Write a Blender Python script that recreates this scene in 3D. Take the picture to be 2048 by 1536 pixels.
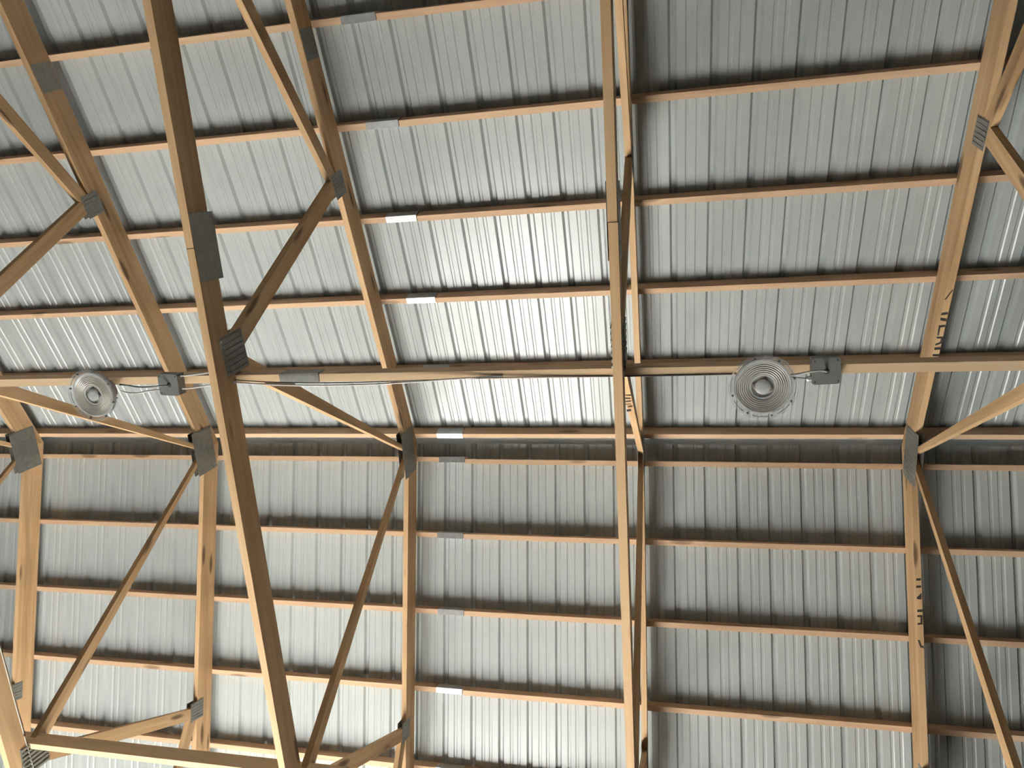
import bpy, bmesh, math, random
from mathutils import Matrix, Vector

random.seed(7)
scene = bpy.context.scene
for o in list(bpy.data.objects):
    bpy.data.objects.remove(o)
COL = scene.collection

# ------------------------------------------------------------------ camera
CAM_Y, CAM_Z = -1.8287, 1.5
RM = [[0.976663, 0.067717, 0.203825], [-0.014259, 0.967346, -0.253056], [-0.214306, 0.244244, 0.945737]]
cd = bpy.data.cameras.new('camera')
cd.sensor_width = 36.0
cd.lens = 36.0 * 1414.06 / 2048.0
cd.clip_start = 0.05
cam = bpy.data.objects.new('camera', cd)
COL.objects.link(cam)
m = Matrix.Identity(4)
for i in range(3):
    m[i][0] = RM[0][i]
    m[i][1] = -RM[1][i]
    m[i][2] = -RM[2][i]
m[0][3], m[1][3], m[2][3] = 0.0, CAM_Y, CAM_Z
cam.matrix_world = m
scene.camera = cam

# ------------------------------------------------------------------ world, light, exposure
w = bpy.data.worlds.new('sky')
scene.world = w
w.use_nodes = True
bg = w.node_tree.nodes['Background']
bg.inputs[0].default_value = (0.80, 0.88, 1.0, 1)
bg.inputs[1].default_value = 5.0

# sunlight falls through the open overhead door in the front eave wall and lights the slab inside;
# the roof is lit by what the slab and the apron outside throw back up
DOOR_X0, DOOR_X1, DOOR_H = -4.3, -1.3, 3.2
sd = bpy.data.lights.new('sun', 'SUN')
sd.energy = 680
sd.angle = math.radians(0.6)
sd.color = (1.0, 0.985, 0.955)
so = bpy.data.objects.new('sun', sd)
COL.objects.link(so)
so.location = (-3.4, 12, 10)
SUN_EL, SUN_AZ = math.radians(50), math.radians(0)     # azimuth measured from +Y toward -X
so.rotation_euler = Vector((math.cos(SUN_EL) * math.sin(SUN_AZ), -math.cos(SUN_EL) * math.cos(SUN_AZ), -math.sin(SUN_EL))).to_track_quat('-Z', 'Y').to_euler()

vs = scene.view_settings
vs.view_transform = 'Standard'
vs.look = 'None'
vs.exposure = 0.12
vs.gamma = 1.0
vs.use_curve_mapping = False
scene.cycles.max_bounces = 6
scene.cycles.diffuse_bounces = 3
scene.cycles.glossy_bounces = 3

# ------------------------------------------------------------------ materials
def new_mat(name):
    mt = bpy.data.materials.new(name)
    mt.use_nodes = True
    nt = mt.node_tree
    return mt, nt, nt.nodes['Principled BSDF']

def N(nt, t, **kw):
    n = nt.nodes.new(t)
    for k, v in kw.items():
        setattr(n, k, v)
    return n

def ramp(nt, stops):
    r = N(nt, 'ShaderNodeValToRGB')
    while len(r.color_ramp.elements) > 1:
        r.color_ramp.elements.remove(r.color_ramp.elements[-1])
    r.color_ramp.elements[0].position = stops[0][0]
    r.color_ramp.elements[0].color = stops[0][1] + (1,)
    for p, c in stops[1:]:
        e = r.color_ramp.elements.new(p)
        e.color = c + (1,)
    return r

def wood_mat(name, c_dark, c_mid, c_light, knots=0.9):
    """sawn pine, grain along the timber's local X"""
    mt, nt, b = new_mat(name)
    L = nt.links.new
    tc = N(nt, 'ShaderNodeTexCoord')
    oi = N(nt, 'ShaderNodeObjectInfo')
    rnd = N(nt, 'ShaderNodeMath', operation='MULTIPLY')
    L(oi.outputs['Random'], rnd.inputs[0]); rnd.inputs[1].default_value = 57.0
    mp = N(nt, 'ShaderNodeMapping'); mp.inputs['Scale'].default_value = (1.2, 26.0, 26.0)
    L(tc.outputs['Object'], mp.inputs['Vector'])
    n1 = N(nt, 'ShaderNodeTexNoise', noise_dimensions='4D')
    n1.inputs['Scale'].default_value = 1.0; n1.inputs['Detail'].default_value = 4.0; n1.inputs['Distortion'].default_value = 0.7
    L(mp.outputs[0], n1.inputs['Vector']); L(rnd.outputs[0], n1.inputs['W'])
    mp2 = N(nt, 'ShaderNodeMapping'); mp2.inputs['Scale'].default_value = (0.9, 5.0, 5.0)
    L(tc.outputs['Object'], mp2.inputs['Vector'])
    n2 = N(nt, 'ShaderNodeTexNoise', noise_dimensions='4D')
    n2.inputs['Scale'].default_value = 1.0; n2.inputs['Detail'].default_value = 2.0
    L(mp2.outputs[0], n2.inputs['Vector']); L(rnd.outputs[0], n2.inputs['W'])
    mix = N(nt, 'ShaderNodeMath', operation='MULTIPLY_ADD')
    L(n1.outputs['Fac'], mix.inputs[0]); mix.inputs[1].default_value = 0.45
    half = N(nt, 'ShaderNodeMath', operation='MULTIPLY'); L(n2.outputs['Fac'], half.inputs[0]); half.inputs[1].default_value = 0.55
    L(half.outputs[0], mix.inputs[2])
    r = ramp(nt, [(0.33, c_dark), (0.5, c_mid), (0.68, c_light)])
    L(mix.outputs[0], r.inputs[0])
    # knots
    mp3 = N(nt, 'ShaderNodeMapping'); mp3.inputs['Scale'].default_value = (1.6, 7.0, 7.0)
    L(tc.outputs['Object'], mp3.inputs['Vector'])
    addv = N(nt, 'ShaderNodeVectorMath', operation='ADD'); L(mp3.outputs[0], addv.inputs[0])
    comb = N(nt, 'ShaderNodeCombineXYZ'); L(rnd.outputs[0], comb.inputs[0]); L(rnd.outputs[0], comb.inputs[1])
    L(comb.outputs[0], addv.inputs[1])
    vo = N(nt, 'ShaderNodeTexVoronoi'); vo.inputs['Scale'].default_value = 1.0
    L(addv.outputs[0], vo.inputs['Vector'])
    kr = ramp(nt, [(0.0, (knots,) * 3), (0.10, (knots * 0.8,) * 3), (0.17, (0, 0, 0))])
    L(vo.outputs['Distance'], kr.inputs[0])
    kd = N(nt, 'ShaderNodeMix', data_type='RGBA')
    L(kr.outputs[0], kd.inputs[0]); L(r.outputs[0], kd.inputs[6]); kd.inputs[7].default_value = (0.06, 0.032, 0.016, 1)
    # board to board tone
    hsv = N(nt, 'ShaderNodeHueSaturation')
    mr = N(nt, 'ShaderNodeMapRange'); L(oi.outputs['Random'], mr.inputs[0]); mr.inputs[3].default_value = 0.86; mr.inputs[4].default_value = 1.12
    L(mr.outputs[0], hsv.inputs['Value']); L(kd.outputs[2], hsv.inputs['Color'])
    L(hsv.outputs[0], b.inputs['Base Color'])
    b.inputs['Roughness'].default_value = 0.7
    b.inputs['Specular IOR Level'].default_value = 0.25
    bp = N(nt, 'ShaderNodeBump'); bp.inputs['Strength'].default_value = 0.15; bp.inputs['Distance'].default_value = 0.003
    L(n1.outputs['Fac'], bp.inputs['Height']); L(bp.outputs[0], b.inputs['Normal'])
    return mt

def metal_mat(name, col, rough, metallic, var=0.12, scale=6.0):
    mt, nt, b = new_mat(name)
    L = nt.links.new
    tc = N(nt, 'ShaderNodeTexCoord')
    n = N(nt, 'ShaderNodeTexNoise'); n.inputs['Scale'].default_value = scale; n.inputs['Detail'].default_value = 4
    L(tc.outputs['Object'], n.inputs['Vector'])
    lo_, hi_ = tuple(c * (1 - var) for c in col), tuple(min(1, c * (1 + var)) for c in col)
    r = ramp(nt, [(0.3, lo_), (0.7, hi_)])
    L(n.outputs['Fac'], r.inputs[0]); L(r.outputs[0], b.inputs['Base Color'])
    b.inputs['Roughness'].default_value = rough
    b.inputs['Metallic'].default_value = metallic
    return mt

def plain_mat(name, col, rough=0.5, metallic=0.0, spec=0.5):
    mt, nt, b = new_mat(name)
    b.inputs['Base Color'].default_value = col + (1,)
    b.inputs['Roughness'].default_value = rough
    b.inputs['Metallic'].default_value = metallic
    b.inputs['Specular IOR Level'].default_value = spec
    return mt

def clear_mat(name, col, rough, alpha_mix):
    mt, nt, b = new_mat(name)
    L = nt.links.new
    out = nt.nodes['Material Output']
    tr = N(nt, 'ShaderNodeBsdfTransparent'); tr.inputs[0].default_value = (0.97, 0.98, 0.98, 1)
    b.inputs['Base Color'].default_value = col + (1,)
    b.inputs['Roughness'].default_value = rough
    mx = N(nt, 'ShaderNodeMixShader')
    lw = N(nt, 'ShaderNodeLayerWeight'); lw.inputs[0].default_value = 0.5
    pw = N(nt, 'ShaderNodeMath', operation='POWER'); L(lw.outputs['Facing'], pw.inputs[0]); pw.inputs[1].default_value = 4.0
    ad = N(nt, 'ShaderNodeMath', operation='MULTIPLY_ADD', use_clamp=True); L(pw.outputs[0], ad.inputs[0]); ad.inputs[1].default_value = 0.5; ad.inputs[2].default_value = alpha_mix
    L(ad.outputs[0], mx.inputs[0]); L(tr.outputs[0], mx.inputs[1]); L(b.outputs[0], mx.inputs[2])
    L(mx.outputs[0], out.inputs[0])
    return mt

WOOD = wood_mat('pine_truss', (0.26, 0.158, 0.077), (0.405, 0.265, 0.140), (0.53, 0.37, 0.212))
WOOD2 = wood_mat('pine_purlin', (0.42, 0.27, 0.165), (0.56, 0.385, 0.245), (0.66, 0.475, 0.32), 0.7)
WOOD3 = wood_mat('pine_brace', (0.58, 0.41, 0.24), (0.72, 0.53, 0.33), (0.80, 0.61, 0.40), 0.5)
STEEL = metal_mat('roof_steel', (0.375, 0.405, 0.398), 0.27, 0.0, 0.05, 2.5)
GALV = metal_mat('galvanized_plate', (0.17, 0.17, 0.15), 0.5, 0.4, 0.15, 25)
GALVB = metal_mat('bright_galvanized', (0.72, 0.74, 0.75), 0.35, 0.75, 0.1, 25)
BOXM = metal_mat('junction_box_steel', (0.10, 0.103, 0.097), 0.5, 0.2, 0.1, 30)
INK = plain_mat('black_stamp_ink', (0.012, 0.010, 0.008), 0.8)
CABW = plain_mat('white_cable_jacket', (0.78, 0.77, 0.73), 0.45)
CABB = plain_mat('black_cable_jacket', (0.02, 0.02, 0.022), 0.5)
SCREW = plain_mat('zinc_screw', (0.8, 0.8, 0.8), 0.25, 1.0)
LAMPW = plain_mat('lamp_reflector', (0.90, 0.83, 0.75), 0.2, 0.0)
LAMPC = plain_mat('lamp_chip_cover', (0.82, 0.81, 0.78), 0.25)
LAMPB = plain_mat('lamp_housing_metal', (0.22, 0.22, 0.23), 0.45, 0.6)
LENS = clear_mat('clear_polycarbonate', (0.85, 0.86, 0.86), 0.08, 0.12)
RUBBER = plain_mat('black_rubber', (0.015, 0.015, 0.015), 0.6)

# ------------------------------------------------------------------ mesh helpers
def obj(name, bm, mat, parent=None, mw=None, smooth=False):
    me = bpy.data.meshes.new(name)
    bmesh.ops.recalc_face_normals(bm, faces=bm.faces)
    bm.to_mesh(me); bm.free()
    me.materials.append(mat)
    if smooth:
        for p in me.polygons:
            p.use_smooth = True
        me.set_sharp_from_angle(angle=math.radians(35))
    o = bpy.data.objects.new(name, me)
    COL.objects.link(o)
    place(o, parent, mw)
    return o

def place(o, parent, mw):
    """mw is the world matrix; things keep plain (unrotated) frames so the local one follows by subtraction"""
    mw = mw or Matrix.Identity(4)
    if parent is not None:
        o.parent = parent
        o.matrix_basis = wm(parent).inverted() @ mw
    else:
        o.matrix_basis = mw

def wm(o):
    return (wm(o.parent) @ o.matrix_basis) if o.parent else o.matrix_basis

def thing(name, loc, label=None, cat=None, group=None, kind=None):
    o = bpy.data.objects.new(name, None)
    o.empty_display_size = 0.1
    COL.objects.link(o)
    o.location = loc
    o.matrix_basis = Matrix.Translation(loc)
    return tag(o, label, cat, group, kind)

def tag(o, label=None, cat=None, group=None, kind=None):
    if label: o['label'] = label
    if cat: o['category'] = cat
    if group: o['group'] = group
    if kind: o['kind'] = kind
    return o

def add_box(bm, lo, hi):
    v = [bm.verts.new((x, y, z)) for x in (lo[0], hi[0]) for y in (lo[1], hi[1]) for z in (lo[2], hi[2])]
    for f in ((0, 1, 3, 2), (4, 6, 7, 5), (0, 4, 5, 1), (2, 3, 7, 6), (0, 2, 6, 4), (1, 5, 7, 3)):
        bm.faces.new([v[i] for i in f])

def add_prism(bm, pts, axis, a, b):
    """polygon pts (2D) extruded along axis from a to b; axis 'y': pts are (x,z); axis 'x': pts are (y,z); axis 'z': (x,y)"""
    def mk(p, t):
        if axis == 'y': return (p[0], t, p[1])
        if axis == 'x': return (t, p[0], p[1])
        return (p[0], p[1], t)
    A = [bm.verts.new(mk(p, a)) for p in pts]
    B = [bm.verts.new(mk(p, b)) for p in pts]
    n = len(pts)
    bm.faces.new(A); bm.faces.new(list(reversed(B)))
    for i in range(n):
        bm.faces.new((A[i], A[(i + 1) % n], B[(i + 1) % n], B[i]))

def add_tube(bm, pts, r, seg=8, smooth_iter=3):
    pts = [Vector(p) for p in pts]
    for _ in range(smooth_iter):      # Chaikin, keeps the ends
        q = [pts[0]]
        for a, b in zip(pts, pts[1:]):
            q += [a * 0.75 + b * 0.25, a * 0.25 + b * 0.75]
        pts = q + [pts[-1]]
        if len(pts) > 60: break
    rings = []
    for i, p in enumerate(pts):
        t = (pts[min(i + 1, len(pts) - 1)] - pts[max(i - 1, 0)]).normalized()
        up = Vector((0, 0, 1)) if abs(t.z) < 0.9 else Vector((0, 1, 0))
        s = t.cross(up).normalized(); u = s.cross(t)
        rings.append([bm.verts.new(p + s * (r * math.cos(k * 2 * math.pi / seg)) + u * (r * math.sin(k * 2 * math.pi / seg))) for k in range(seg)])
    for a, b in zip(rings, rings[1:]):
        for k in range(seg):
            bm.faces.new((a[k], a[(k + 1) % seg], b[(k + 1) % seg], b[k]))
    bm.faces.new(rings[0]); bm.faces.new(list(reversed(rings[-1])))

def add_lathe(bm, prof, seg=48, close=False):
    """profile of (r,z) round the Z axis"""
    rings = []
    for r, z in prof:
        if r < 1e-6:
            rings.append([bm.verts.new((0, 0, z))])
        else:
            rings.append([bm.verts.new((r * math.cos(k * 2 * math.pi / seg), r * math.sin(k * 2 * math.pi / seg), z)) for k in range(seg)])
    pairs = list(zip(rings, rings[1:]))
    if close: pairs.append((rings[-1], rings[0]))
    for a, b in pairs:
        for k in range(seg):
            k2 = (k + 1) % seg
            if len(a) == 1 and len(b) == 1: continue
            if len(a) == 1: bm.faces.new((a[0], b[k], b[k2]))
            elif len(b) == 1: bm.faces.new((a[k], a[k2], b[0]))
            else: bm.faces.new((a[k], a[k2], b[k2], b[k]))

def plank_yz(name, pts, x, thick, direc, parent, mat):
    """timber lying in a truss plane: polygon (y,z), grain along direc; local X is the grain, local Z the thickness"""
    d = Vector((0, direc[0], direc[1])).normalized()
    nx = Vector((1, 0, 0))
    s = nx.cross(d)                       # local Y
    cy = sum(p[0] for p in pts) / len(pts); cz = sum(p[1] for p in pts) / len(pts)
    mw = Matrix(((d.x, s.x, nx.x, x), (d.y, s.y, nx.y, cy), (d.z, s.z, nx.z, cz), (0, 0, 0, 1)))
    bm = bmesh.new()
    loc = []
    for y, z in pts:
        v = Vector((0, y - cy, z - cz))
        loc.append((v.dot(d), v.dot(s)))
    add_prism(bm, loc, 'z', -thick / 2, thick / 2)
    return obj(name, bm, mat, parent, mw)

def web_poly(p0, p1, wdt, ext0=0.0, ext1=0.0):
    a, b = Vector(p0), Vector(p1)
    t = (b - a).normalized(); n = Vector((-t.y, t.x)) * (wdt / 2)
    a = a - t * ext0; b = b + t * ext1
    return [tuple(a + n), tuple(a - n), tuple(b - n), tuple(b + n)], tuple(t)

# ------------------------------------------------------------------ the setting
SP = 1.8288                 # truss spacing
XC = -0.195                 # centre truss
H = 6.686                   # underside of purlins at the ridge line
ZT = 6.492                  # underside of the top chords at the ridge
TAN = 1.0 / 3.0
CT, ST = 3 / math.sqrt(10), 1 / math.sqrt(10)
XL, XR = -9.6, 7.6
HALF = 5.6
PD = 0.0889                 # purlin depth

bm = bmesh.new(); add_box(bm, (XL, -HALF, -0.12), (XR, HALF, 0.0))
CONC = metal_mat('concrete_floor', (0.19, 0.19, 0.185), 0.6, 0.0, 0.08, 1.5)
tag(obj('floor', bm, CONC), kind='structure')
GROUNDM = metal_mat('gravel_apron', (0.15, 0.145, 0.135), 0.9, 0.0, 0.2, 3.0)
bm = bmesh.new(); add_box(bm, (XL - 8, HALF, -0.2), (XR + 8, HALF + 16, -0.02))
tag(obj('ground', bm, GROUNDM), kind='structure')
WALLM = metal_mat('wall_liner', (0.16, 0.15, 0.135), 0.6, 0.0, 0.06, 2.0)
EAVE = H + PD / CT - HALF * TAN
def gable(name, x0, x1):
    bm = bmesh.new()
    add_prism(bm, [(-HALF - 0.1, 0), (HALF + 0.1, 0), (HALF + 0.1, EAVE), (0, H + PD / CT - 0.01), (-HALF - 0.1, EAVE)], 'x', x0, x1)
    tag(obj(name, bm, WALLM), kind='structure')
gable('wall_left', XL - 0.1, XL)
gable('wall_right', XR, XR + 0.1)
bm = bmesh.new(); add_box(bm, (XL, -HALF - 0.1, 0), (XR, -HALF, EAVE))
tag(obj('wall_back', bm, WALLM), kind='structure')
bm = bmesh.new()
add_box(bm, (XL, HALF, 0), (DOOR_X0, HALF + 0.1, EAVE))
add_box(bm, (DOOR_X1, HALF, 0), (XR, HALF + 0.1, EAVE))
add_box(bm, (DOOR_X0, HALF, DOOR_H), (DOOR_X1, HALF + 0.1, EAVE))
tag(obj('wall_front', bm, WALLM), kind='structure')

# roof sheets: 36 in ribbed steel, ribs every 9 in, two low stiffeners in every flat
ceiling = thing('ceiling', (0, 0, H), kind='structure')
RIB = 0.2286
LAP0 = -1.774               # a rib where two sheets lap
def sheet_profile():
    p = []
    def rib(c):             # seen from below a rib is a channel rising into the roof
        return [(c - 0.024, 0), (c - 0.010, 0.021), (c + 0.010, 0.021), (c + 0.024, 0)]
    def minor(c):
        return [(c - 0.014, 0), (c - 0.007, 0.0042), (c + 0.007, 0.0042), (c + 0.014, 0)]
    for k in range(4):
        p += rib(k * RIB)
        p += minor(k * RIB + RIB * 0.37) + minor(k * RIB + RIB * 0.63)
    e = 4 * RIB             # under-lap leg below the neighbour's first rib
    p += [(e - 0.025, -0.0006), (e - 0.0115, 0.0190), (e + 0.0115, 0.0190), (e + 0.025, -0.0014), (e + 0.070, -0.0016)]
    return p
PROF = sheet_profile()
def sheet_mesh(side):
    bm = bmesh.new()
    L0, L1 = 0.035, 6.0 / CT
    vs_ = []
    for top in (0, 1):
        for l in (L0, L1):
            vs_.append([bm.verts.new((x, side * l, z + top * 0.0007)) for x, z in PROF])
    n = len(PROF)
    for a, b in ((0, 1), (3, 2)):
        for i in range(n - 1):
            bm.faces.new((vs_[a][i], vs_[a][i + 1], vs_[b][i + 1], vs_[b][i]))
    for i in range(n - 1):
        bm.faces.new((vs_[0][i], vs_[0][i + 1], vs_[2][i + 1], vs_[2][i]))
        bm.faces.new((vs_[1][i], vs_[1][i + 1], vs_[3][i + 1], vs_[3][i]))
    bmesh.ops.recalc_face_normals(bm, faces=bm.faces)
    me = bpy.data.meshes.new('roof_panel'); bm.to_mesh(me); bm.free()
    me.materials.append(STEEL)
    return me
for side in (-1, 1):
    me = sheet_mesh(side)
    k = math.ceil((XL - LAP0) / 0.9144) - 1
    while LAP0 + k * 0.9144 < XR:
        o = bpy.data.objects.new('roof_panel', me); COL.objects.link(o)
        rot = Matrix.Rotation(-side * math.atan(TAN), 4, 'X')
        place(o, ceiling, Matrix.Translation((LAP0 + k * 0.9144, 0, H + PD / CT + 0.0022)) @ rot)
        k += 1
bm = bmesh.new()
zc = H + PD / CT + 0.035
add_prism(bm, [(-0.2, zc - 0.2 * TAN), (0, zc), (0.2, zc - 0.2 * TAN), (0.2, zc + 0.002 - 0.2 * TAN), (0, zc + 0.002), (-0.2, zc + 0.002 - 0.2 * TAN)], 'x', XL, XR)
for sd_ in (-1, 1):         # closure lips down to the sheets, notched over the ribs
    zp = H + PD / CT - 0.2 * TAN
    up_ = TAN * 0.01
    add_prism(bm, [(sd_ * 0.190, zp + 0.027 + up_), (sd_ * 0.2, zp + 0.027), (sd_ * 0.2, zp + 0.036), (sd_ * 0.190, zp + 0.036 + up_)], 'x', XL, XR)
    c = LAP0 + math.ceil((XL - LAP0) / RIB) * RIB
    while c + RIB < XR:
        add_prism(bm, [(sd_ * 0.190, zp + 0.0085 + up_), (sd_ * 0.2, zp + 0.0085), (sd_ * 0.2, zp + 0.027), (sd_ * 0.190, zp + 0.027 + up_)], 'x', c + 0.027, c + RIB - 0.027)
        c += RIB
obj('ridge_cap', bm, STEEL, ceiling)

# ------------------------------------------------------------------ trusses
TD = 0.184                  # top chord depth (2x8)
ZB, ZBT = 4.28, 4.42        # bottom chord underside / top (2x6)
TH = 0.038
BN = 1.235                  # inner bottom nodes
TN = 2.03                   # top chord nodes
BO = 3.62                   # outer bottom nodes

def tooth_plate(name, corners, x0, x1, parent, mat=GALV, ridge_dir=None, nr=7, rh=0.003):
    """pressed nail plate on a truss face: thin sheet with rows of raised punch ridges"""
    bm = bmesh.new()
    add_prism(bm, corners, 'x', min(x0, x1), max(x0, x1))
    a, b, c, d = [Vector(p) for p in corners]
    out = x1 + (rh if x1 > x0 else -rh)
    for i in range(nr):
        f0 = (i + 0.28) / nr; f1 = (i + 0.72) / nr
        for g0, g1 in ((0.05, 0.95),):
            q = []
            for f, g in ((f0, g0), (f1, g0), (f1, g1), (f0, g1)):
                lo_ = a.lerp(b, f); hi_ = d.lerp(c, f)
                q.append(tuple(lo_.lerp(hi_, g)))
            add_prism(bm, q, 'x', min(x1, out), max(x1, out))
    return obj(name, bm, mat, parent)

def rect(cy, cz, wy, wz, ang=0):
    ca, sa = math.cos(ang), math.sin(ang)
    return [(cy + ca * u - sa * v, cz + sa * u + ca * v) for u, v in ((-wy / 2, -wz / 2), (wy / 2, -wz / 2), (wy / 2, wz / 2), (-wy / 2, wz / 2))]

def truss(k, label, stamps=None):
    x = XC + k * SP
    t = thing('roof_truss', (x, 0, ZB), label, 'truss', 'wooden roof trusses')
    a = math.atan(TAN)
    parts = {}
    dv = TD / CT            # vertical depth of the top chord
    for s in (-1, 1):
        yh = 5.55
        pts = [(0, ZT), (s * yh, ZT - yh * TAN), (s * yh, ZT - yh * TAN + dv), (0, ZT + dv)]
        parts[('top', s)] = plank_yz('top_chord', pts, x, TH, (s * CT, -ST), t, WOOD)
    ye = 5.55
    j = -1.74
    parts['b0'] = plank_yz('bottom_chord', [(-ye, ZB), (j - 0.002, ZB), (j - 0.002, ZBT), (-ye, ZBT)], x, TH - 0.0004, (1, 0), t, WOOD)
    parts['b1'] = plank_yz('bottom_chord', [(j, ZB - 0.002), (ye, ZB - 0.002), (ye, ZBT - 0.002), (j, ZBT - 0.002)], x + 0.002, TH - 0.0004, (1, 0), t, WOOD)
    for s in (-1, 1):
        p, d = web_poly((s * BN, ZBT - 0.02), (s * 0.012, 6.43), 0.089, 0, 0.08)
        # plumb cut at the peak so the two webs butt
        p = [(y if y * s > 0.002 else s * 0.002, z) for y, z in p]
        parts[('w1', s)] = plank_yz('web', p, x, TH - 0.0008, d, t, WOOD)
        p, d = web_poly((s * BN, ZBT - 0.02), (s * 2.05, 5.80), 0.089, 0, 0.06)
        parts[('w2', s)] = plank_yz('web', p, x, TH - 0.0012, d, t, WOOD)
        p, d = web_poly((s * BO, ZBT - 0.02), (s * 2.10, 5.72), 0.089, 0, 0.13)
        parts[('w3', s)] = plank_yz('web', p, x, TH - 0.0016, d, t, WOOD)
        p, d = web_poly((s * BO, ZBT - 0.02), (s * 4.35, ZT - 4.35 * TAN), 0.089, 0, 0.05)
        plank_yz('web', p, x, TH - 0.0020, d, t, WOOD)
        p, d = web_poly((s * 5.49, ZBT - 0.02), (s * 5.49, ZT - 5.49 * TAN + 0.02), 0.089)
        plank_yz('web', p, x, TH - 0.0024, d, t, WOOD)
    for f in (-1, 1):       # nail plates on both faces
        x0 = x + f * TH / 2; x1 = x0 + f * 0.0015
        tooth_plate('truss_plate', [(-0.18, 6.365), (0.19, 6.365), (0.19, 6.615), (-0.18, 6.615)], x0, x1, t, GALV, nr=12, rh=0.0008)
        for s in (-1, 1):
            tooth_plate('truss_plate', rect(s * TN, 5.815, 0.15, 0.16, -s * a), x0, x1, t, GALV, nr=6, rh=0.0025)
            tooth_plate('truss_plate', rect(s * 1.243, 4.44, 0.19, 0.185, -s * 0.12), x0 + f * 0.0021, x1 + f * 0.0021, t, GALV, nr=7, rh=0.006)
            tooth_plate('truss_plate', rect(s * 2.82, 5.650, 0.17, 0.165, -s * a), x0, x1, t, GALV, nr=6, rh=0.0008)
            tooth_plate('truss_plate', rect(s * BO, 4.44, 0.2, 0.18, 0), x0 + f * 0.0021, x1 + f * 0.0021, t, GALV, nr=7, rh=0.003)
        tooth_plate('truss_plate', rect(-1.745, 4.368, 0.30, 0.165, 0.01), x0 + f * 0.0021, x1 + f * 0.0021, t, GALV, nr=10, rh=0.0006)
    return t, parts

TR = {}
TR[-3] = truss(-3, 'wooden roof truss at the far left edge, leftmost of the five')
TR[-2] = truss(-2, 'wooden roof truss just right of the left round lamp, second from left')
TR[-1] = truss(-1, 'wooden roof truss with large ribbed plate on its bottom chord, between both lamps')
TR[0] = truss(0, 'wooden roof truss seen edge-on as an upright line, left of right lamp')
TR[1] = truss(1, 'wooden roof truss with black stamp marks on its top chords, rightmost')

def flat_marks(name, polys, to_world, parent, lift=0.0006):
    bm = bmesh.new()
    for p in polys:
        a = [bm.verts.new(to_world(u, v, lift)) for u, v in p]
        b = [bm.verts.new(to_world(u, v, -0.0005)) for u, v in p]
        bm.faces.new(a); bm.faces.new(list(reversed(b)))
        for i in range(len(p)):
            bm.faces.new((a[i], a[(i + 1) % len(p)], b[(i + 1) % len(p)], b[i]))
    o = obj(name, bm, INK, parent)
    o['label'] = 'black partial lumber stamp lettering'
    o['kind'] = 'stuff'
    return o

def clampx(polys, sh):
    return [[(max(-0.0188, min(0.0188, u + sh)), v) for u, v in p] for p in polys]

DU = [[(-0.0366, -1.1154), (-0.006, -1.1747), (0.001, -1.1743), (-0.0275, -1.113)], [(-0.0388, -1.0311), (-0.0026, -1.0359), (0.0005, -1.0192), (-0.0357, -1.0143)], [(-0.0368, -1.0007), (-0.0017, -0.9931), (0.0019, -0.974), (-0.0333, -0.9816)], [(-0.0365, -0.95), (0.0004, -0.9529), (0.0032, -0.938), (-0.0338, -0.9349)], [(-0.0388, -0.9426), (-0.024, -0.9399), (-0.0239, -0.8798), (-0.0312, -0.8843)], [(-0.034, -0.8758), (0.0005, -0.8747), (0.0029, -0.8616), (-0.0316, -0.8627)], [(-0.0074, -0.8684), (0.0028, -0.8681), (0.0053, -0.8288), (-0.0083, -0.8336)], [(-0.0326, -0.8277), (-0.0008, -0.8421), (0.0017, -0.8289), (-0.0303, -0.8145)], [(-0.0338, -0.8035), (0.0006, -0.8048), (0.0038, -0.787), (-0.0306, -0.7858)], [(-0.0348, -0.7574), (0.0021, -0.7564), (0.0047, -0.742), (-0.0322, -0.743)]]
DL = [[(-0.0068, 0.7872), (0.0212, 0.7839), (0.0206, 0.7983), (-0.0074, 0.8015)], [(-0.0085, 0.8322), (0.0215, 0.8297), (0.0209, 0.844), (-0.009, 0.8466)], [(-0.0092, 0.9068), (0.0217, 0.8768), (0.0202, 0.9177), (-0.0056, 0.9168)], [(-0.008, 0.9822), (0.0239, 0.9785), (0.0233, 0.9948), (-0.0086, 0.9985)], [(-0.0093, 1.0168), (0.0225, 1.0152), (0.022, 1.0274), (-0.0098, 1.029)], [(0.0103, 1.0219), (0.0223, 1.0213), (0.0204, 1.07), (0.0085, 1.0707)], [(-0.0091, 1.0656), (0.0208, 1.0619), (0.0203, 1.0741), (-0.0096, 1.0778)], [(-0.013, 1.1712), (-0.0012, 1.1725), (0.0096, 1.2022), (-0.0006, 1.2109)], [(0.0017, 1.2017), (0.0224, 1.2085), (0.0219, 1.2227), (0.0012, 1.2159)]]
CW = [[(-0.0045, 0.6418), (0.0235, 0.6429), (0.0221, 0.6708), (-0.0061, 0.6697)], [(-0.0067, 0.7111), (0.0222, 0.7056), (0.0213, 0.7239), (-0.0077, 0.7295)], [(-0.0081, 0.7683), (0.0212, 0.7625), (0.0206, 0.7733), (-0.0088, 0.7791)], [(-0.0092, 0.885), (0.0158, 0.8714), (0.0137, 0.9144), (-0.0116, 0.9283)]]

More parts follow.
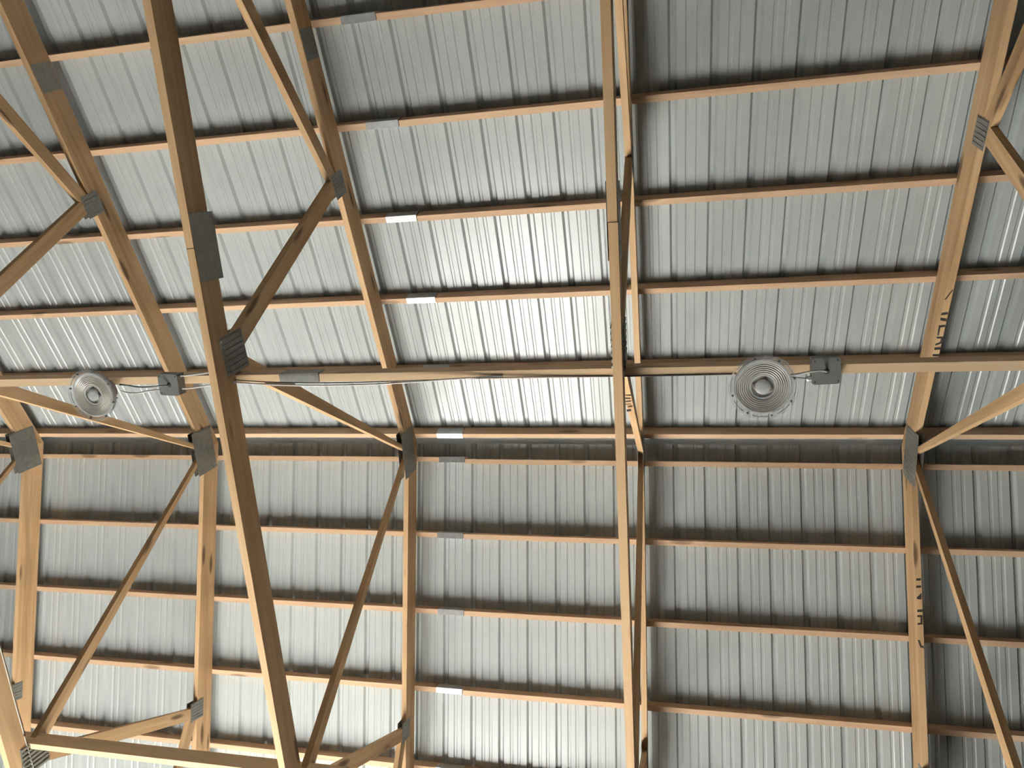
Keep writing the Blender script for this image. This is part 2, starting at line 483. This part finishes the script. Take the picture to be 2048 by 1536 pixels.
def chord_mark(x, s):
    def f(u, v, lift):
        return (x + u, v - s * lift * ST, ZT - abs(v) * TAN - lift * CT)
    return f
xd = XC + SP
def put_marks(polys, fn, part):
    o = flat_marks('lumber_stamp', polys, fn, None)
    o.parent = part
    o.matrix_basis = wm(part).inverted()
put_marks(clampx(DU, 0.017), chord_mark(xd, -1), TR[1][1][('top', -1)])
put_marks(clampx(DL, -0.006), chord_mark(xd, 1), TR[1][1][('top', 1)])
_p0 = Vector((-1.26, 4.40)); _t = (Vector((0, 6.43)) - _p0).normalized(); _n = Vector((_t.y, -_t.x))
_q0 = Vector((-BN, ZBT - 0.02)); _qt = (Vector((-0.012, 6.43)) - _q0).normalized(); _qn = Vector((_qt.y, -_qt.x))
def web_mark(u, v, lift):
    p = _q0 + _qt * v + _qn * (0.0445 + lift)
    return (XC + u, p.x, p.y)
put_marks(clampx(CW, -0.008), web_mark, TR[0][1][('w1', -1)])

# ------------------------------------------------------------------ purlins
def beam_x(name, x0, x1, dirs, foot, wdt, dep, parent, mat, dy0=0.0, dy1=0.0):
    """timber along X; foot = (y,z) of the middle of its lower edge; dirs = (across, up) unit vectors in (y,z); dy0/dy1 slide the ends across"""
    ac, up = dirs
    bm = bmesh.new()
    L = (x1 - x0) / 2
    for v in range(1): pass
    vv = []
    for xx, dy in ((-L, dy0), (L, dy1)):
        for u, h in ((-wdt / 2, 0), (wdt / 2, 0), (wdt / 2, dep), (-wdt / 2, dep)):
            vv.append(bm.verts.new((xx, u + dy, h)))
    bm.faces.new(vv[0:4]); bm.faces.new(vv[7:3:-1])
    for i in range(4):
        bm.faces.new((vv[i], vv[(i + 1) % 4], vv[4 + (i + 1) % 4], vv[4 + i]))
    mw = Matrix(((1, 0, 0, (x0 + x1) / 2), (0, ac[0], up[0], foot[0]), (0, ac[1], up[1], foot[1]), (0, 0, 0, 1)))
    return obj(name, bm, mat, parent, mw)

def u_plate(name, x0, x1, dirs, foot, wdt, hgt, parent, mat, dy=0.0):
    ac, up = dirs
    bm = bmesh.new(); L = (x1 - x0) / 2; th = 0.0016; h = wdt / 2
    add_box(bm, (-L, -h - th + dy, -th), (L, h + th + dy, 0))
    add_box(bm, (-L, -h - th + dy, 0), (L, -h + dy, hgt))
    add_box(bm, (-L, h + dy, 0), (L, h + th + dy, hgt))
    for sx in (-1, 1):      # nail heads along both ends
        for k in (-1, 1):
            add_box(bm, (sx * L * 0.8 - 0.003, dy + k * 0.011 - 0.003, -th - 0.001), (sx * L * 0.8 + 0.003, dy + k * 0.011 + 0.003, -th))
    mw = Matrix(((1, 0, 0, (x0 + x1) / 2), (0, ac[0], up[0], foot[0]), (0, ac[1], up[1], foot[1]), (0, 0, 0, 1)))
    return obj(name, bm, mat, parent, mw)

PP = 0.57276
ORD = ['nearest the ridge', 'second from the ridge', 'third from the ridge', 'fourth from the ridge', 'fifth from the ridge', 'sixth from the ridge', 'seventh from the ridge']
#        i : (left start, left end, right start, right end) sideways drift in metres, + is toward image bottom
DRIFT = {(-1, 0): (0, 0, 0, .008), (-1, 2): (-.004, 0, .004, 0), (-1, 3): (-.012, 0, .006, -.006), (-1, 4): (-.008, -.004, 0, 0),
         (-1, 5): (-.022, .006, .012, .10), (1, 0): (0, -.008, .006, .03), (1, 1): (-.012, -.006, -.002, -.012), (1, 2): (-.004, -.006, -.004, -.006),
         (1, 3): (.006, 0, .006, .006), (1, 4): (-.004, .012, .014, .014)}
for s, n, where in ((-1, 7, 'roof slope at the top of the picture'), (1, 6, 'roof slope at the bottom of the picture')):
    for i in range(n):
        h = (0.0735 if s < 0 else 0.1307) + i * PP
        foot = (s * h, H - h * TAN)
        # across: +y-ish along the slope, up: outward normal of the slope
        ac = (CT, -s * ST); up = (s * ST, CT)
        t = thing('purlin', (0, foot[0], foot[1]), 'wooden purlin %s on the %s' % (ORD[i], where), 'purlin', 'purlins under the roof steel')
        a, b, c, d = DRIFT.get((s, i), (0, 0, 0, 0))
        xs = -1.60 + random.uniform(-0.012, 0.012)
        beam_x('timber', XL, xs, (ac, up), foot, 0.038, PD, t, WOOD2, a, b)
        beam_x('timber', xs + 0.004, XR, (ac, up), foot, 0.038, PD, t, WOOD2, c, d)
        u_plate('splice_plate', xs - 0.215, xs, (ac, up), foot, 0.040, 0.075, t, GALVB, b * 0.98)['label'] = 'bright galvanized splice sleeve'

# ------------------------------------------------------------------ lateral braces on the bottom chords
V = ((1, 0), (0, 1))
def brace(y, label, plate):
    z = ZBT + 0.0005
    t = thing('lateral_brace', (0, y, z), label, 'brace', 'lateral braces on the bottom chords')
    xs = -1.575
    beam_x('timber', XL, xs, V, (y, z), 0.038, PD, t, WOOD3)
    beam_x('timber', xs + 0.004, XR, V, (y + 0.002, z), 0.038, PD, t, WOOD3)
    if plate:
        u_plate('splice_plate', xs - 0.2, xs, V, (y, z), 0.040, 0.08, t, GALV)['label'] = 'grey galvanized splice sleeve'
brace(-1.119, 'long wooden brace across the bottom chords carrying both round lamps', True)
brace(1.163, 'wooden brace low in the bottom left corner, crossing the bottom chords', False)

# ------------------------------------------------------------------ lamps
def lamp(loc, label, rotz):
    t = thing('high_bay_light', loc, label, 'lamp', 'round high bay lamps')
    T = Matrix.Translation(loc) @ Matrix.Rotation(rotz, 4, 'Z')
    R = 0.128
    # housing above, with a stepped driver can
    bm = bmesh.new()
    add_lathe(bm, [(0, 0.030), (0.104, 0.030), (0.107, 0.026), (0.107, 0.040), (0.085, 0.052), (0.060, 0.056), (0.058, 0.105), (0.050, 0.112), (0, 0.112)], 48)
    hs = obj('housing', bm, LAMPB, t, T)
    bm = bmesh.new()
    for k in range(24):     # cooling fins
        a = k * math.pi / 12
        mtx = Matrix.Rotation(a, 3, 'Z')
        n0 = len(bm.verts)
        add_box(bm, (0.058, -0.0012, 0.05), (0.090, 0.0012, 0.072))
        bm.verts.ensure_lookup_table()
        for v in bm.verts[n0:]:
            v.co = mtx @ v.co
    obj('cooling_fins', bm, LAMPB, t, T)
    # ridged reflector behind the lens
    bm = bmesh.new()
    prof = [(0.0, 0.0235), (0.052, 0.0235)]
    n = 6
    for k in range(n):
        r0 = 0.052 + (0.098 - 0.052) * k / n; r1 = 0.052 + (0.098 - 0.052) * (k + 1) / n
        prof += [(r0 + 0.0008, 0.0140), (r0 + (r1 - r0) * 0.55, 0.0118), (r1, 0.0180)]
    prof += [(0.103, 0.014), (0.106, 0.014), (0.106, 0.0297), (0.0, 0.0297)]
    add_lathe(bm, prof, 64)
    obj('reflector', bm, LAMPW, t, T, True)
    # bright inner ring
    bm = bmesh.new()
    add_lathe(bm, [(0.094, 0.016), (0.101, 0.010), (0.109, 0.011), (0.109, 0.018)], 64, True)
    obj('inner_ring', bm, LAMPC, t, T, True)
    # clear lens with a scalloped outer flange
    bm = bmesh.new()
    add_lathe(bm, [(0.104, 0.008), (0.119, 0.004), (R, 0.003), (R + 0.002, 0.006), (R, 0.010), (0.119, 0.009), (0.109, 0.012)], 64, True)
    obj('lens_flange', bm, LENS, t, T, True)
    bm = bmesh.new()
    add_lathe(bm, [(0, 0.006), (0.05, 0.007), (0.104, 0.009), (0.104, 0.0105), (0.05, 0.0085), (0, 0.0075)], 64)
    obj('lens', bm, clear_mat('clear_lens_face', (0.85, 0.86, 0.86), 0.05, 0.02), t, T, True)
    # centre hub: square carrier and round cover
    bm = bmesh.new()
    add_box(bm, (-0.0285, -0.0285, 0.015), (0.0285, 0.0285, 0.0278))
    obj('chip_carrier', bm, plain_mat('dark_carrier', (0.16, 0.13, 0.11), 0.5), t, T @ Matrix.Rotation(math.radians(45), 4, 'Z'))
    bm = bmesh.new()
    add_lathe(bm, [(0, 0.0098), (0.014, 0.0100), (0.025, 0.0115), (0.030, 0.0145), (0.030, 0.02)], 32)
    obj('hub_cover', bm, LAMPC, t, T, True)
    bm = bmesh.new()
    add_lathe(bm, [(0.041, 0.0265), (0.043, 0.0160), (0.050, 0.0150), (0.054, 0.0200)], 48, True)
    obj('hub_ring', bm, LAMPC, t, T, True)
    # tabs and screws round the rim
    me = None
    for k in range(8):
        a = k * math.pi / 4 + 0.2
        M = T @ Matrix.Rotation(a, 4, 'Z') @ Matrix.Translation((0.1175, 0, 0.004))
        if me is None:
            bm = bmesh.new()
            add_lathe(bm, [(0, -0.002), (0.0035, -0.0018), (0.0045, 0.0), (0.0045, 0.006), (0, 0.006)], 10)
            s0 = obj('screw', bm, plain_mat('dark_screw', (0.12, 0.12, 0.12), 0.35, 0.8), t, M, True); me = s0.data
        else:
            o = bpy.data.objects.new('screw', me); COL.objects.link(o); place(o, t, M)
    # dark clip arcs between the screws
    for k in range(8):
        a0 = k * math.pi / 4 + 0.32; a1 = a0 + 0.5
        bm = bmesh.new()
        q = []
        for i in range(7):
            a = a0 + (a1 - a0) * i / 6
            q.append((0.1215 * math.cos(a), 0.1215 * math.sin(a)))
        for i in range(6, -1, -1):
            a = a0 + (a1 - a0) * i / 6
            q.append((0.1185 * math.cos(a), 0.1185 * math.sin(a)))
        add_prism(bm, q, 'z', 0.0095, 0.0115)
        obj('gasket_clip', bm, plain_mat('grey_gasket', (0.2, 0.2, 0.2), 0.5), t, T)
    # hanger hook up to the brace
    bm = bmesh.new()
    zt = ZBT - loc[2] + 0.004
    add_tube(bm, [(0, 0, 0.110), (0, 0, 0.118), (0.008, 0, 0.13), (0.008, 0.0, 0.142), (0, 0, zt)], 0.0035, 8, 2)
    obj('hook', bm, SCREW, t, T, True)
    return t

lamp((0.362, -1.084, 4.268), 'round clear high bay lamp on the brace, right of the edge-on truss', 0.3)
lamp((-2.688, -1.086, 4.268), 'round clear high bay lamp at left, hanging below the long brace', 0.1)

def jbox(loc, label, rotz, holes):
    t = thing('junction_box', loc, label, 'electrical box', 'junction boxes on the long brace')
    T = Matrix.Translation(loc) @ Matrix.Rotation(rotz, 4, 'Z')
    h = 0.052
    bm = bmesh.new()
    add_box(bm, (-h + 0.002, -h + 0.002, 0.003), (h - 0.002, h - 0.002, ZBT - loc[2]))
    obj('box', bm, BOXM, t, T)
    bm = bmesh.new()
    c = 0.008; g = h + 0.001
    add_prism(bm, [(-g + c, -g), (g - c, -g), (g, -g + c), (g, g - c), (g - c, g), (-g + c, g), (-g, g - c), (-g, -g + c)], 'z', 0.0, 0.003)
    cv = obj('cover', bm, BOXM, t, T)
    for sx, sy in ((-1, -1), (1, 1)):
        bm = bmesh.new()
        add_lathe(bm, [(0, -0.002), (0.003, -0.0018), (0.0042, 0)], 10)
        obj('cover_screw', bm, SCREW, cv, T @ Matrix.Translation((sx * 0.042, sy * 0.042, 0)), True)
    for sx, sy in ((-1, 1), (1, -1)):
        bm = bmesh.new()
        add_lathe(bm, [(0, -0.0004), (0.004, -0.0004), (0.0042, 0)], 10)
        obj('cover_slot', bm, RUBBER, cv, T @ Matrix.Translation((sx * 0.042, sy * 0.042, 0)))
    bm = bmesh.new()
    add_lathe(bm, [(0, -0.003), (0.009, -0.003), (0.0115, 0), (0.0115, 0.001)], 20)
    obj('bushing', bm, RUBBER, cv, T @ Matrix.Translation(holes), True)
    bm = bmesh.new()
    add_lathe(bm, [(0, 0), (0.010, 0), (0.012, 0.004), (0.012, 0.018), (0, 0.018)], 16)
    obj('cable_clamp', bm, GALVB, t, T @ Matrix.Translation((-h - 0.016, 0.035, 0.03)) @ Matrix.Rotation(math.pi / 2, 4, 'Y'), True)
    return t
jbox((0.606, -1.122, 4.365), 'square grey junction box on the brace, beside the right lamp', -0.04, (0.0, 0.002, 0))
jbox((-2.333, -1.109, 4.365), 'square grey junction box on the brace, beside the left lamp', 0.05, (0.004, 0.0, 0))

# ------------------------------------------------------------------ cables
def cable(pts, r, mat, label):
    bm = bmesh.new()
    add_tube(bm, pts, r, 8, 3)
    return tag(obj('power_cable', bm, mat, smooth=True), label, 'cable')
def strand(name, pts, r, mat, parent):
    bm = bmesh.new()
    add_tube(bm, pts, r, 8, 3)
    return obj(name, bm, mat, parent, smooth=True)
pair = thing('power_cable', (-1.3, -1.1, 4.38), 'white and black cable pair sagging under the brace, right of the ribbed plate', 'cable')
strand('white_strand', [(-2.055, -1.112, 4.415), (-1.972, -1.107, 4.385), (-1.753, -1.096, 4.38), (-1.552, -1.09, 4.38), (-1.355, -1.091, 4.38), (-1.211, -1.095, 4.38), (-0.999, -1.104, 4.39), (-0.793, -1.109, 4.414), (-0.70, -1.111, 4.4158)], 0.0042, CABW, pair)
strand('black_strand', [(-2.055, -1.122, 4.416), (-1.9, -1.112, 4.395), (-1.70, -1.104, 4.388), (-1.45, -1.100, 4.388), (-1.2, -1.103, 4.39), (-0.9, -1.105, 4.405), (-0.55, -1.106, 4.4175), (-0.20, -1.101, 4.4178), (0.1, -1.101, 4.4178), (0.26, -1.103, 4.4178)], 0.0024, CABB, pair)
cable([(-2.276, -1.146, 4.39), (-2.161, -1.159, 4.364), (-2.09, -1.166, 4.372), (-2.052, -1.168, 4.40)], 0.0042, CABW, 'white cable from left junction box, upper of the two')
cable([(-2.276, -1.084, 4.386), (-2.201, -1.093, 4.360), (-2.1, -1.106, 4.364), (-2.052, -1.110, 4.40)], 0.0042, CABW, 'white cable from left junction box, lower of the two')
cable([(-2.575, -1.122, 4.335), (-2.52, -1.120, 4.325), (-2.46, -1.112, 4.318), (-2.396, -1.112, 4.318), (-2.35, -1.112, 4.335), (-2.329, -1.109, 4.361)], 0.0036, CABB, 'black lamp cord between left lamp and its junction box')
cable([(-2.572, -1.092, 4.330), (-2.508, -1.082, 4.315), (-2.45, -1.085, 4.312), (-2.42, -1.09, 4.335), (-2.395, -1.08, 4.385)], 0.0036, CABW, 'white lamp cord between left lamp and its junction box')
cable([(0.470, -1.118, 4.335), (0.50, -1.124, 4.318), (0.54, -1.135, 4.312), (0.58, -1.134, 4.335), (0.606, -1.121, 4.361)], 0.0040, CABW, 'white lamp cord plugged into the right junction box cover')
cable([(0.466, -1.108, 4.335), (0.50, -1.108, 4.322), (0.522, -1.100, 4.34), (0.541, -1.088, 4.388)], 0.0036, CABW, 'short white cord to the side of the right junction box')
xa = XC - 2 * SP
cable([(xa + 0.0235, -0.6, 4.408), (xa + 0.0235, 0.25, 4.406), (xa + 0.0235, 0.55, 4.408), (xa + 0.0235, 0.85, 4.404), (xa + 0.0235, 1.10, 4.406), (xa + 0.0235, 1.125, 4.404), (xa + 0.03, 1.5, 4.40), (xa + 0.03, 2.2, 4.40)], 0.0030, CABW, 'white cable stapled along a bottom chord, bottom left corner')
bm = bmesh.new()
add_box(bm, (0, -0.006, -0.007), (0.010, 0.006, 0.007))
tag(obj('cable_staple', bm, SCREW, None, Matrix.Translation((xa + 0.019, 1.07, 4.406))), 'small shiny staple holding the white cable, bottom left corner', 'staple')
